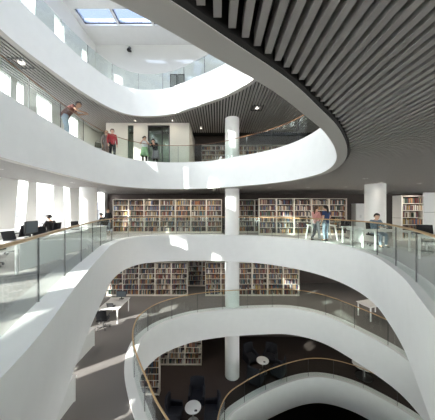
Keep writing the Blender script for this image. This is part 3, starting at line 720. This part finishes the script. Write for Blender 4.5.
def person(label, loc, rz, pose, top, bottom, hair, skin='skin', shoes='dblack', sleeves=1, long_hair=False, dress=None, coat=None, group=None, legs_bare=False, s=1.0):
    t = thing('person', label, 'person', loc, rz, group); t.scale = (s, s, s)
    J = {k: Vector(v) for k, v in pose.items() if k != 'yaw'}; yaw = pose.get('yaw', 0)
    fw = Vector((math.sin(yaw), math.cos(yaw), 0)); rt_ = Vector((math.cos(yaw), -math.sin(yaw), 0)); up = ((J['hd']-J['nec']).normalized()*.45+Vector((0, 0, .55))).normalized(); fw = (fw-up*fw.dot(up)).normalized(); rt_ = fw.cross(up).normalized()
    V, E, RR = [], [], []
    def v(p, r, par=None):
        V.append(Vector(p)); RR.append(r); i = len(V)-1
        if par is not None: E.append((par, i))
        return i
    # one continuous body
    pe = v(J['pel'], .125); sp = v(J['spi'], .115, pe); ch = v(J['che'], .125, sp); ne = v(J['nec'], .055, ch)
    h = J['hd']; h0 = v(h-up*.055+fw*.01, .066, ne); h1 = v(h+up*.005+fw*.01, .087, h0); h2 = v(h+up*.065, .080, h1); v(h+up*.105-fw*.005, .045, h2)
    for sd in 'LR':
        sg = -1 if sd == 'L' else 1
        s_ = v(J['sh'+sd], .062, ch); e_ = v(J['el'+sd], .042, s_); w_ = v(J['wr'+sd], .028, e_)
        d = (J['wr'+sd]-J['el'+sd]).normalized(); side = d.cross(Vector((0, 0, 1)));
        if side.length < .1: side = Vector((0, 1, 0))
        side.normalize(); nrm = side.cross(d)
        p_ = v(J['wr'+sd]+d*.055, .030, w_)
        for k, (o_, ln) in enumerate(((-.03, .062), (-.010, .072), (.010, .068), (.03, .052))):
            a = v(J['wr'+sd]+d*.09+side*o_, .0085, p_); b = v(V[a]+d*ln*.55-nrm*.008, .008, a); v(V[b]+d*ln*.4-nrm*.022, .007, b)
        a = v(J['wr'+sd]+d*.035-side*sg*.042, .010, p_); v(V[a]+d*.045-side*sg*.012-nrm*.01, .008, a)
        hi = v(J['hi'+sd], .088, pe); kn = v(J['kn'+sd], .056, hi); an = v(J['an'+sd], .036, kn)
        f = Vector((sg*.02, .13, -.04)); v(J['an'+sd]+f, .028, an)
    nz = v(h+fw*.10-up*.005, .014, h1)
    skin_mesh('body', V, E, RR, M[skin], t)
    for sg in (-1, 1):
        MB().lathe([(.004,-.006),(.009,0),(.004,.006)], 8, tuple(h+fw*.088+rt_*sg*.034+up*.018)).build('eye', M['eye'], t)
        er = MB(); c = h+rt_*sg*.088-up*.005; er.lathe([(.006,-.03),(.016,-.008),(.018,.012),(.008,.03)], 8, tuple(c)); er.build('ear', M[skin], t, smooth=True)
    m_ = h+fw*.088-up*.055; MB().box(m_.x-.022, m_.y-.006, m_.z-.005, m_.x+.022, m_.y+.006, m_.z+.005).build('mouth', M['lip'], t)
    # hair cap
    bm = bmesh.new(); bmesh.ops.create_uvsphere(bm, u_segments=20, v_segments=14, radius=1)
    dele = [q for q in bm.verts if q.co.y > .55 and q.co.z < .42 or q.co.z < -.62 or (q.co.y > .05 and q.co.z < -.15)]
    bmesh.ops.delete(bm, geom=dele, context='VERTS'); bmesh.ops.solidify(bm, geom=bm.faces[:], thickness=.12)
    B = Matrix((rt_, fw, up)).transposed().to_4x4(); B.translation = h+up*.03-fw*.012
    bmesh.ops.transform(bm, matrix=B @ Matrix.Diagonal((.104, .118, .122, 1)), verts=bm.verts)
    me = bpy.data.meshes.new('hair'); bm.to_mesh(me); bm.free(); me.materials.append(M[hair]); me.polygons.foreach_set('use_smooth', [True]*len(me.polygons))
    hr = link(bpy.data.objects.new('hair', me), t)
    if long_hair:
        skin_mesh('ponytail', [h-fw*.08+up*.02, h-fw*.115-up*.09, h-fw*.12-Vector((0,0,.26))], [(0,1),(1,2)], [.06,.055,.025], M[hair], t)
    # clothes
    V, E, RR = [], [], []
    a0_ = v(J['pel']+(J['pel']-J['spi']).normalized()*.12, .166); a = v(J['pel']+(J['spi']-J['pel'])*.15, .164, a0_); b = v(J['spi'], .150, a); c = v(J['che'], .162, b); v(J['nec']-up*.035, .078, c)
    for sd in 'LR':
        q = v(J['sh'+sd], .084, c)
        if sleeves == 1: q = v(J['el'+sd], .056, q); v(J['wr'+sd], .043, q)
        else: v(J['sh'+sd].lerp(J['el'+sd], .6), .060, q)
    skin_mesh('shirt', V, E, RR, M[top], t, 2)
    if not legs_bare:
        V, E, RR = [], [], []
        at_ = v(J['pel']+(J['spi']-J['pel'])*.75, .132); a = v(J['pel']+Vector((0,0,.01)), .146, at_)
        for sd in 'LR':
            q = v(J['hi'+sd]-Vector((0,0,.03)), .108, a); q = v(J['kn'+sd], .072, q); v(J['an'+sd]+Vector((0,0,.01)), .056, q)
        skin_mesh('trousers', V, E, RR, M[bottom], t, 2)
    for sd in 'LR':
        A = J['an'+sd]; skin_mesh('shoe', [A+Vector((0,-.04,-.028)), A+Vector((0,.06,-.035)), A+Vector((0,.17,-.045))], [(0,1),(1,2)], [.045,.045,.033], M[shoes], t)
    if dress or coat:
        p = J['pel']; kz = .50 if dress else .42
        k = MB(); mid = (J['knL']+J['knR'])/2
        secs = []
        for i in range(6):
            f = i/5; cc = (p+Vector((0,0,.12))).lerp(Vector((mid.x, mid.y, kz+.04)), f); rr = .165+.10*f
            secs.append([(cc.x+rr*math.cos(2*math.pi*j/18), cc.y+rr*.85*math.sin(2*math.pi*j/18), cc.z) for j in range(18)])
        k.sweep(secs, caps=True); k.build('skirt' if dress else 'coat_tail', M[dress or coat], t, smooth=True)
    return t

# gallery above: leaning man, red shirt and companion, two at the rail by the teal door
z = FL[2]
lm = dict(LEAN); lm['yaw'] = .4
person('man in a dark red shirt and jeans leaning out over the upper left rail', (-5.72, 8.42, z), -1.05, lm, 'maroon', 'jeans', 'hair', 'skin2', sleeves=0, s=1.06)
person('person in a red top carrying nothing, standing by the taupe-coated companion', (-5.68, 11.6, z), -2.4, STAND, 'red', 'dblack', 'hair', coat=None)
person('fair-haired person in a taupe coat, left of the person in red', (-6.12, 11.85, z), -2.4, STAND, 'taupe', 'taupe', 'hair3', coat='taupe')
ph = dict(STAND, elR=(.25,.16,1.22), wrR=(.07,.22,1.44), elL=(-.25,.16,1.22), wrL=(-.07,.22,1.44))
person('woman in a green dress and black leggings holding a camera to her face', (-4.32, 12.75, z), math.pi+.15, ph, 'offwhite', 'dblack', 'hair', dress='green', sleeves=0)
person('person in a grey coat bending over the rail before the teal door', (-3.80, 12.98, z), math.pi-.1, dict(LEAN), 'dblack', 'dblack', 'hair', coat='greywool')
cm = thing('camera', 'small black camera held by the woman in the green dress', 'camera', (-4.32+.0, 12.75-.24, z+1.555), math.pi)
MB().box(-.06, -.02, -.035, .06, .02, .035).build('body', M['black'], cm, bevel=.006); MB().cyl((0, .02, 0), (0, .06, 0), .026, n=16).build('lens', M['black'], cm)
bag('dark olive shoulder bag beside the taupe-coated person', (-6.42, 11.55, z+.70), .6)
# main floor: standing pair and readers
pw = dict(STAND, elR=(.20,.10,1.14), wrR=(.06,.26,1.14), elL=(-.20,.10,1.14), wrL=(-.06,.26,1.12), knL=(-.12,.10,.50), anL=(-.13,-.16,.09), knR=(.10,.08,.50), anR=(.09,.16,.08))
person('woman in a pink top and grey trousers, left of the standing pair', (4.74, 10.35, 0), -1.2, pw, 'pink', 'greywool', 'hair2', sleeves=1, long_hair=True, s=.98)
pb = dict(STAND, elR=(.25,-.06,1.14), wrR=(.24,.10,1.02), knL=(-.10,.05,.50))
person('person in a dark blue top and jeans, right of the standing pair', (5.22, 10.35, 0), .5, pb, 'blue', 'jeans', 'hair', sleeves=0, long_hair=True, s=1.0)
person('seated dark-haired reader in a steel blue top, right side', (6.6, 8.98, 0), math.pi, SIT, 'steelblue', 'jeans', 'hair', s=1.03)
person('seated dark-haired reader in black by the slit windows', (-6.95, 8.95, 0), math.pi/2, SIT, 'dblack', 'dblack', 'hair')
person('distant seated reader in black beyond the white column', (-6.95, 13.0, 0), math.pi/2, SIT, 'dblack', 'jeans', 'hair', s=1.0)
person('distant standing person in black beside the far left bookcase', (-7.3, 14.35, 0), math.pi, STAND, 'dblack', 'jeans', 'hair2', s=.92)

# ------------------------------------------------------------------ outside
struct(MB().box(-160, -120, -9.3, X0-.6, 160, -9.0).build('ground', M['ground']), 'pale paving outside the left windows', 'ground')
def building(label, x, y, w, d, h):
    b = thing('building', label, 'building', (x, y, -9.0), 0, 'pale buildings outside the left windows')
    MB().box(0, 0, 0, w, d, h).build('wall', M['stone'], b)
    MB().hexa([(-.3,-.3,h),(w+.3,-.3,h),(w+.3,d+.3,h),(-.3,d+.3,h)], [(w*.45,.5,h+w*.22),(w*.55,.5,h+w*.22),(w*.55,d-.5,h+w*.22),(w*.45,d-.5,h+w*.22)]).build('roof', M['roofslate'], b)
    for i in range(int(d/3)):
        for k in range(int(h/3.2)):
            MB().box(w-.02, 1+i*3, 1+k*3.2, w+.05, 2.1+i*3, 2.7+k*3.2).build('window', M['darkpane'], b)
building('pale granite building seen through the main windows, nearest', -48, 38, 12, 15, 9.5)
building('pale granite building seen through the main windows, middle', -52, 58, 12, 18, 10.5)
building('pale granite building seen through the main windows, farthest', -58, 80, 14, 18, 10.8)

# ------------------------------------------------------------------ light, camera
w = bpy.data.worlds.new('World'); S.world = w; w.use_nodes = True; nt = w.node_tree; bg = nt.nodes['Background']
tc = nt.nodes.new('ShaderNodeTexCoord'); sx = nt.nodes.new('ShaderNodeSeparateXYZ'); rp = nt.nodes.new('ShaderNodeValToRGB')
rp.color_ramp.elements[0].position = 0.0; rp.color_ramp.elements[0].color = (1.0, .97, .92, 1)
rp.color_ramp.elements[1].position = 0.9; rp.color_ramp.elements[1].color = (.68, .75, .92, 1)
e = rp.color_ramp.elements.new(.25); e.color = (1.0, .97, .925, 1)
nt.links.new(tc.outputs['Generated'], sx.inputs[0]); nt.links.new(sx.outputs['Z'], rp.inputs['Fac']); 
SD = Vector((-.82*math.cos(math.radians(20)), -.57*math.cos(math.radians(20)), math.sin(math.radians(20)))).normalized()
dp = nt.nodes.new('ShaderNodeVectorMath'); dp.operation = 'DOT_PRODUCT'; dp.inputs[1].default_value = SD
nt.links.new(tc.outputs['Generated'], dp.inputs[0])
mxx = nt.nodes.new('ShaderNodeMath'); mxx.operation = 'MAXIMUM'; mxx.inputs[1].default_value = 0; nt.links.new(dp.outputs['Value'], mxx.inputs[0])
pq = nt.nodes.new('ShaderNodeMath'); pq.operation = 'POWER'; pq.inputs[1].default_value = 3; nt.links.new(mxx.outputs[0], pq.inputs[0])
ma = nt.nodes.new('ShaderNodeMath'); ma.operation = 'MULTIPLY_ADD'; ma.inputs[1].default_value = 6.0; ma.inputs[2].default_value = 1.9; nt.links.new(pq.outputs[0], ma.inputs[0])
nt.links.new(ma.outputs[0], bg.inputs['Strength'])
nt.links.new(rp.outputs['Color'], bg.inputs['Color'])
bg.inputs['Strength'].default_value = 2.2
sun = bpy.data.lights.new('sun', 'SUN'); sun.energy = 7.0; sun.angle = math.radians(.6); sun.color = (1.0, .95, .87)
so = bpy.data.objects.new('sun', sun); COL.objects.link(so)
el, dx, dy = math.radians(20), .82, .57
so.rotation_euler = Vector((dx*math.cos(el), dy*math.cos(el), -math.sin(el))).to_track_quat('-Z', 'Y').to_euler()

cam = bpy.data.cameras.new('camera'); co = bpy.data.objects.new('camera', cam); COL.objects.link(co)
cam.sensor_fit = 'HORIZONTAL'; cam.sensor_width = 36; cam.lens = 36*215/435; cam.clip_start = .05; cam.clip_end = 500
co.location = (0, 0, 1.5); co.rotation_euler = (math.pi/2, 0, 0)
S.camera = co
S.cycles.diffuse_bounces = 8; S.cycles.max_bounces = 16; S.cycles.transparent_max_bounces = 32
S.view_settings.view_transform = 'Standard'; S.view_settings.look = 'None'; S.view_settings.gamma = 1.0; S.view_settings.use_curve_mapping = False
S.view_settings.exposure = 1.38
